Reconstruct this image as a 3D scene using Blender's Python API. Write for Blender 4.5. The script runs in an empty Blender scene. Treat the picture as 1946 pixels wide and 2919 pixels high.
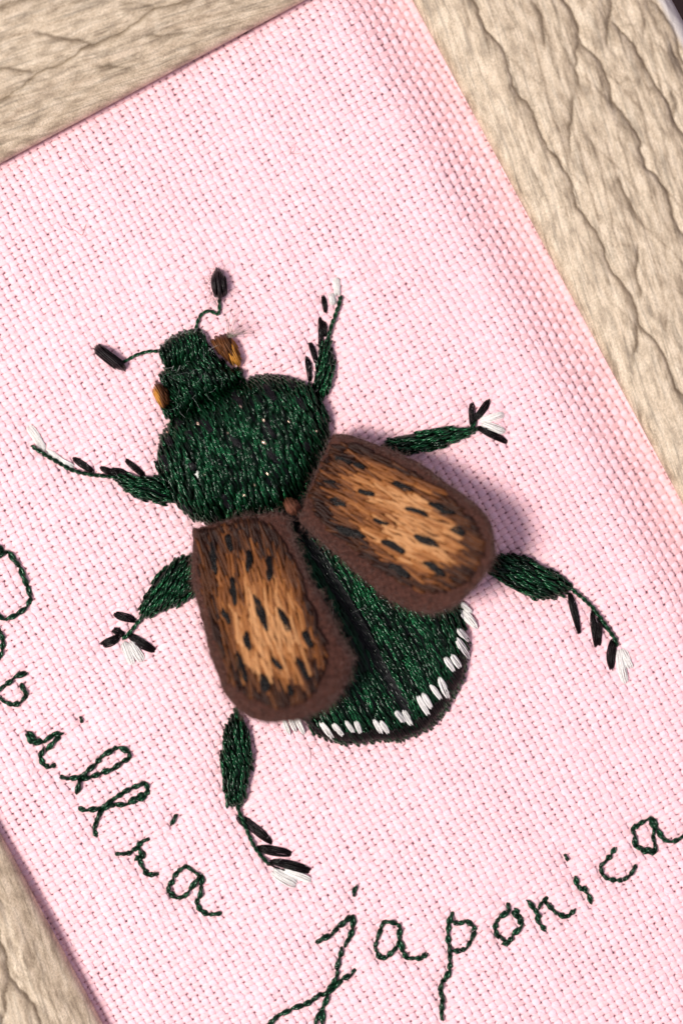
import bpy, math, random
import numpy as np

random.seed(11)
rng = np.random.default_rng(11)
SC = bpy.context.scene
COL = SC.collection

# ------------------------------------------------------------------ camera, light, exposure
MM = 0.001                 # work in millimetres, scene in metres
S = 1.0 / 43.0             # photograph pixel -> mm on the fabric
CX, CY = 973.0, 1459.5
CAMH = 160.0               # camera height above the fabric, mm

cam_d = bpy.data.cameras.new('camera')
cam = bpy.data.objects.new('camera', cam_d)
COL.objects.link(cam)
cam.location = (0, 0, CAMH * MM)
cam_d.sensor_fit = 'VERTICAL'
cam_d.sensor_height = 36.0
cam_d.lens = 36.0 * CAMH / (2919 * S)
cam_d.clip_start = 0.005
cam_d.clip_end = 20.0
cam_d.dof.use_dof = True
cam_d.dof.focus_distance = (CAMH - 0.8) * MM
cam_d.dof.aperture_fstop = 8.0
SC.camera = cam

world = bpy.data.worlds.new('World')
SC.world = world
world.use_nodes = True
bg = world.node_tree.nodes['Background']
bg.inputs[0].default_value = (0.86, 0.78, 1.0, 1)
bg.inputs[1].default_value = 0.40


def area(name, loc_mm, size_mm, power, color):
    d = bpy.data.lights.new(name, 'AREA')
    d.shape = 'DISK'
    d.size = size_mm * MM
    d.energy = power
    d.color = color
    o = bpy.data.objects.new(name, d)
    COL.objects.link(o)
    o.location = [v * MM for v in loc_mm]
    v = -np.array(loc_mm, float)
    v /= np.linalg.norm(v)
    from mathutils import Vector
    o.rotation_euler = Vector(v).to_track_quat('-Z', 'Y').to_euler()
    return o


# flash head to the left of the lens, slightly below it
area('flash_lamp', (-250, -68, 412), 150, 2.85, (1.0, 0.96, 0.88))

SC.view_settings.view_transform = 'Standard'
SC.view_settings.look = 'None'
SC.view_settings.exposure = 0.2
SC.view_settings.gamma = 1.0
SC.view_settings.use_curve_mapping = False
SC.cycles.max_bounces = 6
SC.cycles.diffuse_bounces = 4
SC.cycles.glossy_bounces = 3
SC.cycles.sample_clamp_indirect = 4.0

# ------------------------------------------------------------------ helpers


def P(xy, z=0.0):
    """photo pixels + height (mm) -> world mm"""
    xy = np.atleast_2d(np.asarray(xy, float))
    z = np.broadcast_to(np.asarray(z, float), (len(xy),))
    k = (CAMH - z) / CAMH
    return np.stack([(xy[:, 0] - CX) * S * k, -(xy[:, 1] - CY) * S * k, z], 1)


def tr(pts, ox, oy, s):
    return [(ox + x / s, oy + y / s) for x, y in pts]


class MB:
    def __init__(self):
        self.v, self.f, self.c, self.n = [], [], [], 0

    def grid(self, pts, closed=False, col=(0.5, 0.5, 0.5)):
        """pts (N, M, 3) quad strip; closed wraps M"""
        N, M = pts.shape[:2]
        idx = np.arange(N * M).reshape(N, M) + self.n
        nxt = np.roll(idx, -1, 1) if closed else idx[:, 1:]
        cur = idx if closed else idx[:, :-1]
        q = np.stack([cur[:-1], nxt[:-1], nxt[1:], cur[1:]], -1).reshape(-1, 4)
        self.v.append(pts.reshape(-1, 3))
        self.f.append(q)
        c = np.asarray(col, float)
        if c.ndim == 1:
            c = np.broadcast_to(c, (N * M, 3))
        else:
            c = c.reshape(-1, 3)
        self.c.append(c)
        self.n += N * M

    def tube(self, path, rad, sides=5, col=(0.5, 0.5, 0.5), flat=1.0, phase=0.0):
        path = np.asarray(path, float)
        rad = np.broadcast_to(np.asarray(rad, float), (len(path),))
        t = np.gradient(path, axis=0)
        t /= np.linalg.norm(t, axis=1, keepdims=True) + 1e-12
        up = np.array([0, 0, 1.0])
        side = np.cross(t, up)
        ln = np.linalg.norm(side, axis=1, keepdims=True)
        side = np.where(ln < 1e-4, np.array([1.0, 0, 0]), side / (ln + 1e-12))
        nrm = np.cross(side, t)
        a = np.linspace(0, 2 * np.pi, sides, endpoint=False) + phase
        pts = (path[:, None] + rad[:, None, None] *
               (np.cos(a)[None, :, None] * side[:, None] + flat * np.sin(a)[None, :, None] * nrm[:, None]))
        self.grid(pts, True, col)

    def ply(self, path, width, plies=2, pitch=1.0, col=(0.5, 0.5, 0.5), sides=5, taper=True, jit=0.25, phase=None):
        """twisted thread of several plies; width, pitch in mm"""
        path = np.asarray(path, float)
        d = np.r_[0, np.cumsum(np.linalg.norm(np.diff(path, axis=0), axis=1))]
        L = d[-1]
        n = max(5, int(L / (pitch / 7.0)) + 1)
        s = np.linspace(0, L, n)
        p = np.stack([np.interp(s, d, path[:, k]) for k in range(3)], 1)
        t = np.gradient(p, axis=0)
        t /= np.linalg.norm(t, axis=1, keepdims=True) + 1e-12
        side = np.cross(t, [0, 0, 1.0])
        side /= np.linalg.norm(side, axis=1, keepdims=True) + 1e-9
        nrm = np.cross(side, t)
        env = np.minimum(1, np.minimum(s, L - s) / (1.3 * width) + 0.32) if taper else np.ones(n)
        ph0 = random.uniform(0, 6.28) if phase is None else phase
        off = width * (0.25 if plies > 1 else 0)
        r = width * (0.5 - (0.25 if plies > 1 else 0)) * 1.12
        for i in range(plies):
            ph = ph0 + 2 * np.pi * i / plies + 2 * np.pi * s / pitch
            q = p + (off * env)[:, None] * (np.cos(ph)[:, None] * side + np.sin(ph)[:, None] * nrm)
            k = 1 + random.uniform(-jit, jit)
            self.tube(q, r * env, sides, np.clip(np.array(col) * k, 0, 1))

    def build(self, name, mat, parent=None, kind=None, smooth=True):
        V = np.concatenate(self.v) if self.v else np.zeros((0, 3))
        F = np.concatenate(self.f)
        C = np.concatenate(self.c)
        org = np.array(ORG.get(parent.name, (0, 0, 0))) if parent else np.zeros(3)
        me = bpy.data.meshes.new(name)
        me.vertices.add(len(V))
        me.vertices.foreach_set('co', ((V - org) * MM).astype(np.float32).ravel())
        me.loops.add(F.size)
        me.loops.foreach_set('vertex_index', F.astype(np.int32).ravel())
        me.polygons.add(len(F))
        me.polygons.foreach_set('loop_start', np.arange(0, F.size, 4, dtype=np.int32))
        me.polygons.foreach_set('use_smooth', np.full(len(F), smooth))
        at = me.attributes.new('Col', 'FLOAT_COLOR', 'POINT')
        at.data.foreach_set('color', np.c_[C, np.ones(len(C))].astype(np.float32).ravel())
        me.update(calc_edges=True)
        me.validate()
        me.materials.append(mat)
        o = bpy.data.objects.new(name, me)
        COL.objects.link(o)
        if parent:
            o.parent = parent
            ORG[o.name] = tuple(org)
        if kind:
            o['kind'] = kind
        return o


ORG = {}


def empty(name, loc_mm, label, cat, group=None):
    o = bpy.data.objects.new(name, None)
    COL.objects.link(o)
    o.location = [v * MM for v in loc_mm]
    o.empty_display_size = 0.004
    ORG[o.name] = tuple(loc_mm)
    o['label'] = label
    o['category'] = cat
    if group:
        o['group'] = group
    return o


# ------------------------------------------------------------------ materials
def new_mat(name):
    m = bpy.data.materials.new(name)
    m.use_nodes = True
    nt = m.node_tree
    return m, nt, nt.nodes['Principled BSDF']


def nd(nt, kind, **kw):
    n = nt.nodes.new(kind)
    for k, v in kw.items():
        if k.startswith('i_'):
            key = k[2:]
            key = int(key) if key.isdigit() else key
            n.inputs[key].default_value = v
        else:
            setattr(n, k, v)
    return n


def link(nt, a, b):
    nt.links.new(a, b)


def attr_col(nt):
    return nd(nt, 'ShaderNodeAttribute', attribute_name='Col').outputs['Color']


def mapped_noise(nt, scale, detail=3.0, rough=0.6, vec=None):
    n = nd(nt, 'ShaderNodeTexNoise', i_Scale=scale, i_Detail=detail, i_Roughness=rough)
    if vec is None:
        tc = nd(nt, 'ShaderNodeTexCoord')
        vec = tc.outputs['Object']
    link(nt, vec, n.inputs['Vector'])
    return n


def var_col(nt, base, scale, lo, hi, detail=3.0):
    """base colour multiplied by a noise between lo and hi"""
    n = mapped_noise(nt, scale, detail)
    mr = nd(nt, 'ShaderNodeMapRange', i_1=0.3, i_2=0.7, i_3=lo, i_4=hi)
    link(nt, n.outputs['Fac'], mr.inputs[0])
    mul = nd(nt, 'ShaderNodeVectorMath', operation='SCALE')
    link(nt, base, mul.inputs[0])
    link(nt, mr.outputs[0], mul.inputs['Scale'])
    return mul.outputs[0]


def bump(nt, b, height, dist, strength=1.0):
    bp = nd(nt, 'ShaderNodeBump', i_Strength=strength, i_Distance=dist)
    link(nt, height, bp.inputs['Height'])
    link(nt, bp.outputs[0], b.inputs['Normal'])


def floss(name, rough, spec, sheen=0.0, lo=0.8, hi=1.2, tint=None, bumps=0.00003, nscale=9000):
    m, nt, b = new_mat(name)
    c = var_col(nt, attr_col(nt), nscale, lo, hi)
    link(nt, c, b.inputs['Base Color'])
    b.inputs['Roughness'].default_value = rough
    b.inputs['Specular IOR Level'].default_value = spec
    if tint:
        b.inputs['Specular Tint'].default_value = tint
    b.inputs['Sheen Weight'].default_value = sheen
    n2 = mapped_noise(nt, nscale * 1.7, 2)
    bump(nt, b, n2.outputs['Fac'], bumps, 0.8)
    return m


M_GREEN = floss('green_floss', 0.24, 0.22, tint=(0.7, 1.0, 0.82, 1), bumps=0.00004)
M_GREEN.node_tree.nodes['Principled BSDF'].inputs['Coat Weight'].default_value = 0.4
M_GREEN.node_tree.nodes['Principled BSDF'].inputs['Coat Roughness'].default_value = 0.07
M_GREEN.node_tree.nodes['Principled BSDF'].inputs['Metallic'].default_value = 0.75
M_BLACK = floss('black_floss', 0.27, 0.15)
M_WHITE = floss('white_floss', 0.45, 0.3, lo=0.8, hi=1.1)
M_BROWN = floss('brown_floss', 0.42, 0.16, lo=0.8, hi=1.15)
M_GOLD = floss('bronze_fleck', 0.22, 1.0)
M_GOLD.node_tree.nodes['Principled BSDF'].inputs['Metallic'].default_value = 0.8
M_FELT = floss('brown_felt', 0.9, 0.12, sheen=0.0, lo=0.45, hi=1.6, bumps=0.00012, nscale=4200)
M_FIBRE = floss('stray_fibre', 0.4, 0.5)
M_CLOTH = floss('pink_cotton', 0.62, 0.3, sheen=0.1, lo=0.84, hi=1.10, bumps=0.00008, nscale=5200)


def yarn_mat():
    m, nt, b = new_mat('pink_cotton_yarn')
    g = nd(nt, 'ShaderNodeAttribute', attribute_name='grain')
    mp = nd(nt, 'ShaderNodeMapping')
    mp.inputs['Scale'].default_value = (2.2, 11.0, 1.0)
    link(nt, g.outputs['Vector'], mp.inputs[0])
    n = nd(nt, 'ShaderNodeTexNoise', i_Scale=1.0, i_Detail=3.0, i_Roughness=0.65)
    link(nt, mp.outputs[0], n.inputs['Vector'])
    mr = nd(nt, 'ShaderNodeMapRange', i_1=0.3, i_2=0.7, i_3=0.90, i_4=1.08)
    link(nt, n.outputs['Fac'], mr.inputs[0])
    mul = nd(nt, 'ShaderNodeVectorMath', operation='SCALE')
    link(nt, attr_col(nt), mul.inputs[0])
    link(nt, mr.outputs[0], mul.inputs['Scale'])
    link(nt, mul.outputs[0], b.inputs['Base Color'])
    b.inputs['Roughness'].default_value = 0.55
    b.inputs['Specular IOR Level'].default_value = 0.3
    b.inputs['Sheen Weight'].default_value = 0.1
    bump(nt, b, n.outputs['Fac'], 0.00006, 1.0)
    return m


M_YARN = yarn_mat()
M_BACK = floss('pink_backing', 0.9, 0.1)


def frame_mat():
    m, nt, b = new_mat('embossed_wood_grain_foil')
    tc = nd(nt, 'ShaderNodeTexCoord')
    at = nd(nt, 'ShaderNodeAttribute', attribute_name='Col')
    sep = nd(nt, 'ShaderNodeSeparateColor')
    link(nt, at.outputs['Color'], sep.inputs[0])
    # streaks along the grain (grain coordinates are stored as a uv map)
    uv = nd(nt, 'ShaderNodeAttribute', attribute_name='grain')
    mp = nd(nt, 'ShaderNodeMapping')
    mp.inputs['Scale'].default_value = (0.42, 1.0, 1.0)
    link(nt, uv.outputs['Vector'], mp.inputs[0])
    n1 = nd(nt, 'ShaderNodeTexNoise', i_Scale=1.7, i_Detail=5.0, i_Roughness=0.6)
    link(nt, mp.outputs[0], n1.inputs['Vector'])
    r1 = nd(nt, 'ShaderNodeValToRGB')
    r1.color_ramp.elements[0].position = 0.36
    r1.color_ramp.elements[0].color = (0.35, 0.268, 0.184, 1)
    r1.color_ramp.elements[1].position = 0.62
    r1.color_ramp.elements[1].color = (0.61, 0.495, 0.365, 1)
    e = r1.color_ramp.elements.new(0.48)
    e.color = (0.49, 0.385, 0.27, 1)
    link(nt, n1.outputs['Fac'], r1.inputs[0])
    # fine speckle of the print
    n2 = nd(nt, 'ShaderNodeTexNoise', i_Scale=7.0, i_Detail=3.0, i_Roughness=0.7)
    link(nt, uv.outputs['Vector'], n2.inputs['Vector'])
    mr = nd(nt, 'ShaderNodeMapRange', i_1=0.3, i_2=0.7, i_3=0.74, i_4=1.22)
    link(nt, n2.outputs['Fac'], mr.inputs[0])
    mul = nd(nt, 'ShaderNodeVectorMath', operation='SCALE')
    link(nt, r1.outputs[0], mul.inputs[0])
    link(nt, mr.outputs[0], mul.inputs['Scale'])
    mp2 = nd(nt, 'ShaderNodeMapping')
    mp2.inputs['Scale'].default_value = (0.30, 4.6, 1.0)
    link(nt, uv.outputs['Vector'], mp2.inputs[0])
    n3 = nd(nt, 'ShaderNodeTexNoise', i_Scale=1.0, i_Detail=4.0, i_Roughness=0.6)
    link(nt, mp2.outputs[0], n3.inputs['Vector'])
    mr3 = nd(nt, 'ShaderNodeMapRange', i_1=0.34, i_2=0.52, i_3=0.62, i_4=1.04)
    link(nt, n3.outputs['Fac'], mr3.inputs[0])
    mul3 = nd(nt, 'ShaderNodeVectorMath', operation='SCALE')
    link(nt, mul.outputs[0], mul3.inputs[0])
    link(nt, mr3.outputs[0], mul3.inputs['Scale'])
    mul = mul3
    # brown print and painted shade at grooves (red channel), paler outer edge (green channel)
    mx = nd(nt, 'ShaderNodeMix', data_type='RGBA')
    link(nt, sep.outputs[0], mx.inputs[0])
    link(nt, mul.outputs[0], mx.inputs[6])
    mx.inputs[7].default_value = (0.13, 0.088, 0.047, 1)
    mx2 = nd(nt, 'ShaderNodeMix', data_type='RGBA')
    link(nt, sep.outputs[1], mx2.inputs[0])
    link(nt, mx.outputs[2], mx2.inputs[6])
    mx2.inputs[7].default_value = (0.74, 0.68, 0.62, 1)
    link(nt, mx2.outputs[2], b.inputs['Base Color'])
    b.inputs['Roughness'].default_value = 0.42
    b.inputs['Specular IOR Level'].default_value = 0.45
    # woven emboss of the foil
    wv = nd(nt, 'ShaderNodeTexChecker', i_Scale=6.0)
    link(nt, uv.outputs['Vector'], wv.inputs[0])
    ad = nd(nt, 'ShaderNodeMath', operation='ADD')
    link(nt, n2.outputs['Fac'], ad.inputs[0])
    sc = nd(nt, 'ShaderNodeMath', operation='MULTIPLY', i_1=0.3)
    link(nt, wv.outputs['Fac'], sc.inputs[0])
    link(nt, sc.outputs[0], ad.inputs[1])
    bump(nt, b, ad.outputs[0], 0.00006, 0.8)
    return m


M_FRAME = frame_mat()


def table_mat():
    m, nt, b = new_mat('dark_brown_wood')
    tc = nd(nt, 'ShaderNodeTexCoord')
    mp = nd(nt, 'ShaderNodeMapping')
    mp.inputs['Scale'].default_value = (30, 300, 30)
    mp.inputs['Rotation'].default_value = (0, 0, 0.8)
    link(nt, tc.outputs['Object'], mp.inputs[0])
    n = nd(nt, 'ShaderNodeTexNoise', i_Scale=1.0, i_Detail=6.0, i_Roughness=0.6)
    link(nt, mp.outputs[0], n.inputs['Vector'])
    r = nd(nt, 'ShaderNodeValToRGB')
    r.color_ramp.elements[0].position = 0.3
    r.color_ramp.elements[0].color = (0.035, 0.016, 0.009, 1)
    r.color_ramp.elements[1].position = 0.7
    r.color_ramp.elements[1].color = (0.10, 0.048, 0.027, 1)
    link(nt, n.outputs['Fac'], r.inputs[0])
    link(nt, r.outputs[0], b.inputs['Base Color'])
    b.inputs['Roughness'].default_value = 0.45
    return m


# ------------------------------------------------------------------ numeric noise
class VNoise:
    def __init__(self, seed):
        self.t = np.random.default_rng(seed).uniform(-1, 1, (256, 256))

    def __call__(self, x, y):
        xi, yi = np.floor(x).astype(int), np.floor(y).astype(int)
        fx, fy = x - xi, y - yi
        fx, fy = fx * fx * (3 - 2 * fx), fy * fy * (3 - 2 * fy)
        g = lambda a, b: self.t[a & 255, b & 255]
        return ((g(xi, yi) * (1 - fx) + g(xi + 1, yi) * fx) * (1 - fy) +
                (g(xi, yi + 1) * (1 - fx) + g(xi + 1, yi + 1) * fx) * fy)


N1, N2, N3, N4 = VNoise(1), VNoise(2), VNoise(3), VNoise(4)


def poly_dist(poly, pts):
    """unsigned distance of pts to closed polygon edges + inside mask"""
    poly = np.asarray(poly, float)
    a, b = poly, np.roll(poly, -1, 0)
    ab = b - a
    ap = pts[:, None] - a[None]
    t = np.clip((ap * ab).sum(-1) / ((ab * ab).sum(-1) + 1e-9), 0, 1)
    d = np.linalg.norm(ap - t[..., None] * ab, axis=-1).min(1)
    x, y = pts[:, 0:1], pts[:, 1:2]
    c = ((a[None, :, 1] > y) != (b[None, :, 1] > y)) & (
        x < (b[None, :, 0] - a[None, :, 0]) * (y - a[None, :, 1]) / (b[None, :, 1] - a[None, :, 1] + 1e-12) + a[None, :, 0])
    return d, (c.sum(1) % 2) == 1


def smooth_poly(poly, n=90, it=1):
    p = np.asarray(poly, float)
    for _ in range(it):
        q = np.roll(p, -1, 0)
        p = np.stack([0.75 * p + 0.25 * q, 0.25 * p + 0.75 * q], 1).reshape(-1, 2)
    d = np.r_[0, np.cumsum(np.linalg.norm(np.diff(np.r_[p, p[:1]], axis=0), axis=1))]
    s = np.linspace(0, d[-1], n, endpoint=False)
    pc = np.r_[p, p[:1]]
    return np.stack([np.interp(s, d, pc[:, k]) for k in range(2)], 1)


# ------------------------------------------------------------------ frame lines (photo pixels, at the lip)
ANG = math.radians(28.2)
DR = np.array([math.sin(ANG), math.cos(ANG)])      # down along the right / left rails
NR = np.array([math.cos(ANG), -math.sin(ANG)])     # outward of the right rail
R0 = np.array([1180.0, 0.0])                       # on the right rail's inner edge
T0 = np.array([0.0, 458.0])                        # on the top rail's inner edge
L0 = np.array([0.0, 2387.0])                       # on the left rail's inner edge
OPEN_W = float((R0 - L0) @ NR)
OPEN_H = 3200.0                                    # bottom rail lies outside the picture
# opening corners
tl_along = float((L0 - T0) @ -DR)
COR = {}
c_tl = L0 + DR * float((T0 - L0) @ DR)
COR['tl'] = c_tl
COR['tr'] = c_tl + NR * OPEN_W
COR['bl'] = c_tl + DR * OPEN_H
COR['br'] = c_tl + NR * OPEN_W + DR * OPEN_H
LIPZ = 1.4


def edge_right(xy):
    """pixels inside the opening from the right rail's inner edge"""
    return -((xy - R0) @ NR)


# points where needle goes through: fabric puckers around them
PUCKER = []


def fabric_z(xy):
    """large scale height of the cloth (mm) at photo pixels"""
    d = edge_right(xy)
    u = np.clip((215 - d) / 215.0, 0, 1)
    z = -1.45 * u * u * (3 - 2 * u)
    dt = (xy - T0) @ DR
    z = z - 0.5 * np.clip((120 - dt) / 120.0, 0, 1.6) ** 2
    z = z + 0.10 * N1(xy[:, 0] / 260 + 7, xy[:, 1] / 260 + 3) + 0.05 * N2(xy[:, 0] / 110, xy[:, 1] / 110)
    if PUCK_GRID is not None:
        gx = np.clip((xy[:, 0] + 200) / 12.0, 0, PUCK_GRID.shape[0] - 2)
        gy = np.clip((xy[:, 1] + 200) / 12.0, 0, PUCK_GRID.shape[1] - 2)
        xi, yi = gx.astype(int), gy.astype(int)
        fx, fy = gx - xi, gy - yi
        G = PUCK_GRID
        z = z - ((G[xi, yi] * (1 - fx) + G[xi + 1, yi] * fx) * (1 - fy) +
                 (G[xi, yi + 1] * (1 - fx) + G[xi + 1, yi + 1] * fx) * fy)
    return z


PUCK_GRID = None
FT = 0.17       # top of the weave above the mean cloth plane, mm

# ------------------------------------------------------------------ table
tb = MB()
tz = -11.0
w = 900
tb.grid(np.array([[[-w, -w, tz], [w, -w, tz]], [[-w, w, tz], [w, w, tz]]], float))
tb.grid(np.array([[[-w, -w, tz - 25], [-w, w, tz - 25]], [[w, -w, tz - 25], [w, w, tz - 25]]], float))
for a, b in (((-w, -w), (w, -w)), ((w, -w), (w, w)), ((w, w), (-w, w)), ((-w, w), (-w, -w))):
    tb.grid(np.array([[[*a, tz - 25], [*b, tz - 25]], [[*a, tz], [*b, tz]]], float))
table = tb.build('table_top', table_mat(), smooth=False)
table['kind'] = 'structure'
table['label'] = 'dark brown wooden table top under the frame'
table['category'] = 'table'

# ------------------------------------------------------------------ picture frame
RAILW = 648.0
GR_R = [tr(g, 1162, 0, 2) for g in (
    [(340, -60), (365, 0), (400, 70), (410, 150), (440, 190), (500, 250), (545, 320), (570, 410), (590, 500), (620, 545), (680, 620), (725, 700), (755, 800), (790, 855), (850, 920), (910, 1020), (945, 1120), (955, 1190), (1000, 1240), (1050, 1310), (1090, 1390), (1125, 1480), (1140, 1540), (1200, 1610), (1260, 1690), (1300, 1800), (1320, 1870), (1400, 1940), (1450, 2020), (1490, 2120), (1510, 2220), (1600, 2310)],
    [(800, -60), (850, 0), (910, 70), (950, 160), (965, 240), (985, 270), (1050, 330), (1100, 410), (1135, 500), (1150, 600), (1190, 640), (1250, 710), (1295, 800), (1325, 900), (1340, 960), (1400, 1020), (1460, 1100), (1490, 1190), (1505, 1280), (1540, 1330), (1640, 1440)],
    [(1130, -60), (1130, 0), (1135, 60), (1120, 160), (1115, 250), (1130, 290)],
    [(1140, 130), (1200, 200), (1290, 300), (1325, 380), (1370, 460), (1440, 570), (1500, 680), (1540, 780), (1600, 860)],
    [(1340, 0), (1350, 60), (1400, 160), (1440, 230)],
    [(1470, 260), (1510, 350), (1540, 430), (1600, 500)],
    [(1360, 0), (1370, 30), (1420, 80), (1480, 160), (1520, 280), (1530, 350), (1580, 420)],
    [(965, 250), (950, 320), (945, 420), (968, 530)],
    [(870, 270), (900, 340), (940, 420)],
    [(930, 560), (920, 720), (905, 800), (920, 900)],
    [(1340, 120), (1325, 240), (1330, 290)], [(1310, 450), (1312, 540)],
    [(1480, 520), (1510, 600), (1500, 740)],
    [(600, 790), (650, 870)], [(568, 590), (575, 640)], [(1000, 760), (1080, 900)], [(1060, 510), (1095, 580)],
    [(1370, 640), (1400, 690)], [(690, 20), (750, 110), (770, 290)], [(450, 110), (470, 160)],
    [(540, 1530), (580, 1650)], [(1115, 1580), (1135, 1650)], [(1465, 1800), (1450, 1900)], [(1200, 1950), (1220, 1985)],
    [(700, 960), (760, 1100), (745, 1260)], [(1180, 1000), (1210, 1080), (1300, 1260)], [(1300, 1400), (1290, 1560), (1330, 1700)],
    [(1290, 1840), (1300, 1960), (1260, 2140)], [(1530, 1560), (1560, 1680)])]
GR_T = [tr(g, 0, 0, 2) for g in (
    [(-90, 620), (0, 590), (80, 545), (150, 490), (220, 430), (330, 380), (440, 330), (520, 270), (620, 235), (720, 180), (830, 110), (890, 60), (1000, 35), (1100, 10), (1180, -30)],
    [(200, 205), (330, 220), (430, 240), (540, 265)], [(-60, 405), (0, 410), (120, 410), (210, 425)],
    [(540, 390), (620, 380), (740, 395), (880, 400)], [(420, 588), (490, 575)], [(985, 300), (1035, 278)],
    [(1390, 60), (1450, 30), (1540, 5), (1600, -20)], [(-40, 90), (60, 40), (200, 10), (300, -30)], [(690, 30), (800, 35), (890, 50)],
    [(820, 215), (1000, 205), (1130, 190)], [(100, 365), (150, 340)], [(1290, 15), (1420, 40)],
    [(1090, 316), (1250, 232), (1400, 158)], [(300, 560), (420, 588)], [(0, 330), (60, 310)], [(60, 760), (160, 700)])]
GR_L = [tr(g, 0, 2250, 3.515) for g in (
    [(-40, 1300), (0, 1400), (40, 1550), (80, 1650), (105, 1840), (160, 1890), (230, 1990), (300, 2060), (360, 2130), (390, 2230), (440, 2370), (520, 2500)],
    [(100, 1850), (80, 1950), (75, 2100), (50, 2300), (40, 2450)], [(-30, 1060), (0, 1090), (60, 1150), (100, 1220)],
    [(260, 1240), (330, 1340), (390, 1390)], [(390, 1400), (380, 1600), (350, 1720)], [(150, 1800), (230, 1900)],
    [(150, 960), (190, 1080)], [(610, 1900), (700, 2080)], [(560, 1620), (620, 1760)])]


def make_rail(corner_a, corner_b, outward, grooves, step, parent, seed, perp=NR):
    """rail from opening corner a to b (photo px), outward normal; mitred ends"""
    a = np.asarray(corner_a, float)
    b = np.asarray(corner_b, float)
    along = (b - a) / np.linalg.norm(b - a)
    L = np.linalg.norm(b - a)
    # profile columns: (b px outward, z mm)
    prof = [(10, -10.9), (10, -1.2), (4, 0.1), (-1, 0.6), (0, 0.95), (4, 1.2), (10, 1.36), (17, 1.48), (25, 1.57), (34, 1.65)]
    n_in = len(prof)
    bb = np.arange(40, RAILW - 12, step)
    for q in bb:
        prof.append((q, 1.65 + 1.15 * (1 - math.exp(-(q - 34) / 130.0)) - 1.2 * max(0, (q - 590) / 58.0) ** 2.0))
    zt = prof[-1][1]
    n_top = len(prof)
    prof += [(RAILW - 4, zt - 0.5), (RAILW, zt - 1.3), (RAILW, -10.9)]
    pb = np.array([p[0] for p in prof])
    pz = np.array([p[1] for p in prof])
    na = max(2, int((L + 2 * RAILW) / (step * 1.8)))
    sa = np.linspace(0, 1, na)
    # mitre: along runs from -b to L + b
    A = (-pb[None, :]) + sa[:, None] * (L + 2 * pb[None, :])
    Bq = np.broadcast_to(pb[None, :], A.shape)
    Z = np.broadcast_to(pz[None, :], A.shape).copy()
    XY = a[None, None] + A[..., None] * along + Bq[..., None] * np.asarray(outward)
    flat = XY.reshape(-1, 2)
    top = np.zeros(A.shape)
    top[:, n_in:n_top] = np.clip((Bq[:, n_in:n_top] - 34) / 60.0, 0, 1)
    groove = np.zeros(len(flat))
    dz = np.zeros(len(flat))
    for g in grooves:
        g = np.asarray(g, float)
        lo, hi = g.min(0) - 160, g.max(0) + 160
        m = ((flat > lo) & (flat < hi)).all(1)
        if not m.any():
            continue
        q = flat[m] + 5 * np.stack([N3(flat[m][:, 0] / 23, flat[m][:, 1] / 23), N4(flat[m][:, 0] / 23, flat[m][:, 1] / 23)], 1)
        p0, p1 = g[:-1], g[1:]
        ab = p1 - p0
        ap = q[:, None] - p0[None]
        t = (ap * ab).sum(-1) / ((ab * ab).sum(-1) + 1e-9)
        tc = np.clip(t, 0, 1)
        dv = ap - tc[..., None] * ab
        dd = np.linalg.norm(dv, axis=-1)
        k = dd.argmin(1)
        ii = np.arange(len(k))
        d = dd[ii, k]
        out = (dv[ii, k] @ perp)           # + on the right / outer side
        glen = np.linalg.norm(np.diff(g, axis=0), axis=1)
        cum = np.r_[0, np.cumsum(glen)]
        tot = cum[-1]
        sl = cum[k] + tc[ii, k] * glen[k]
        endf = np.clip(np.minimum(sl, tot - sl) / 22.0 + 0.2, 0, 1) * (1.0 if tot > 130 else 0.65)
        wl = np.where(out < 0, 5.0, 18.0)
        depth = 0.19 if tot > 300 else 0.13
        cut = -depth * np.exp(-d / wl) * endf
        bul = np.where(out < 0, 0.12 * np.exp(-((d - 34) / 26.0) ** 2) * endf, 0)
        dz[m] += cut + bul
        groove[m] = np.maximum(groove[m], endf * np.where(out < 0, 0.8 * np.exp(-d / 6.0), 0.95 * np.exp(-(d / 3.2) ** 2)))  # printed line, with fading brown shade painted on its left / inner flank
    # procedural grain, running a little across the rail
    ga = A.ravel() / 43.0
    gb = Bq.ravel() / 43.0
    sk = gb + 0.14 * ga + 0.45 * N1(ga / 2.2 + seed, gb / 1.6)
    sk = gb + 0.16 * ga + 0.12 * N1(ga / 2.2 + seed, gb / 1.6)
    nz = (0.02 * N2(ga / 4.2 + seed, sk / 0.95) + 0.015 * N3(ga / 2.6, sk / 0.36 + seed) + 0.012 * N4(ga / 1.2 + seed, sk / 0.2))
    crease = np.clip(1 - np.abs(N2(ga / 3.4 + 31 + seed, sk / 0.55 + 5)) / 0.10, 0, 1) * np.clip(N1(ga / 2.0 + seed * 3, sk / 0.9 + 9) * 2.2 - 0.3, 0, 1)
    ridge = np.zeros(len(ga))
    for c, sp_, amp, off in ((0.22, 0.95, 1.0, 0.0), (-0.26, 1.25, 0.7, 40.0)):
        q_ = gb + c * ga + 0.22 * N1(ga / 2.4 + off + seed, gb / 1.4 + off) + 0.06 * N3(ga / 0.8 + off, gb / 0.5)
        wv = q_ / sp_
        cell = np.floor(wv)
        fr = wv - cell
        mask = amp * np.clip(0.35 + 1.6 * N4(ga / 2.1 + seed * 5 + off, cell * 3.7 + 0.3 * fr), 0, 1)
        ridge = ridge + mask * np.where(fr < 0.92, fr / 0.92, (1 - fr) / 0.08)
        crease = np.maximum(crease, mask * np.clip(1 - np.abs(fr - 0.96) / 0.04, 0, 1))
    tf = top.ravel()
    Zf = Z.ravel() + tf * (nz + dz + 0.065 * ridge - 0.02 * crease)
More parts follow.
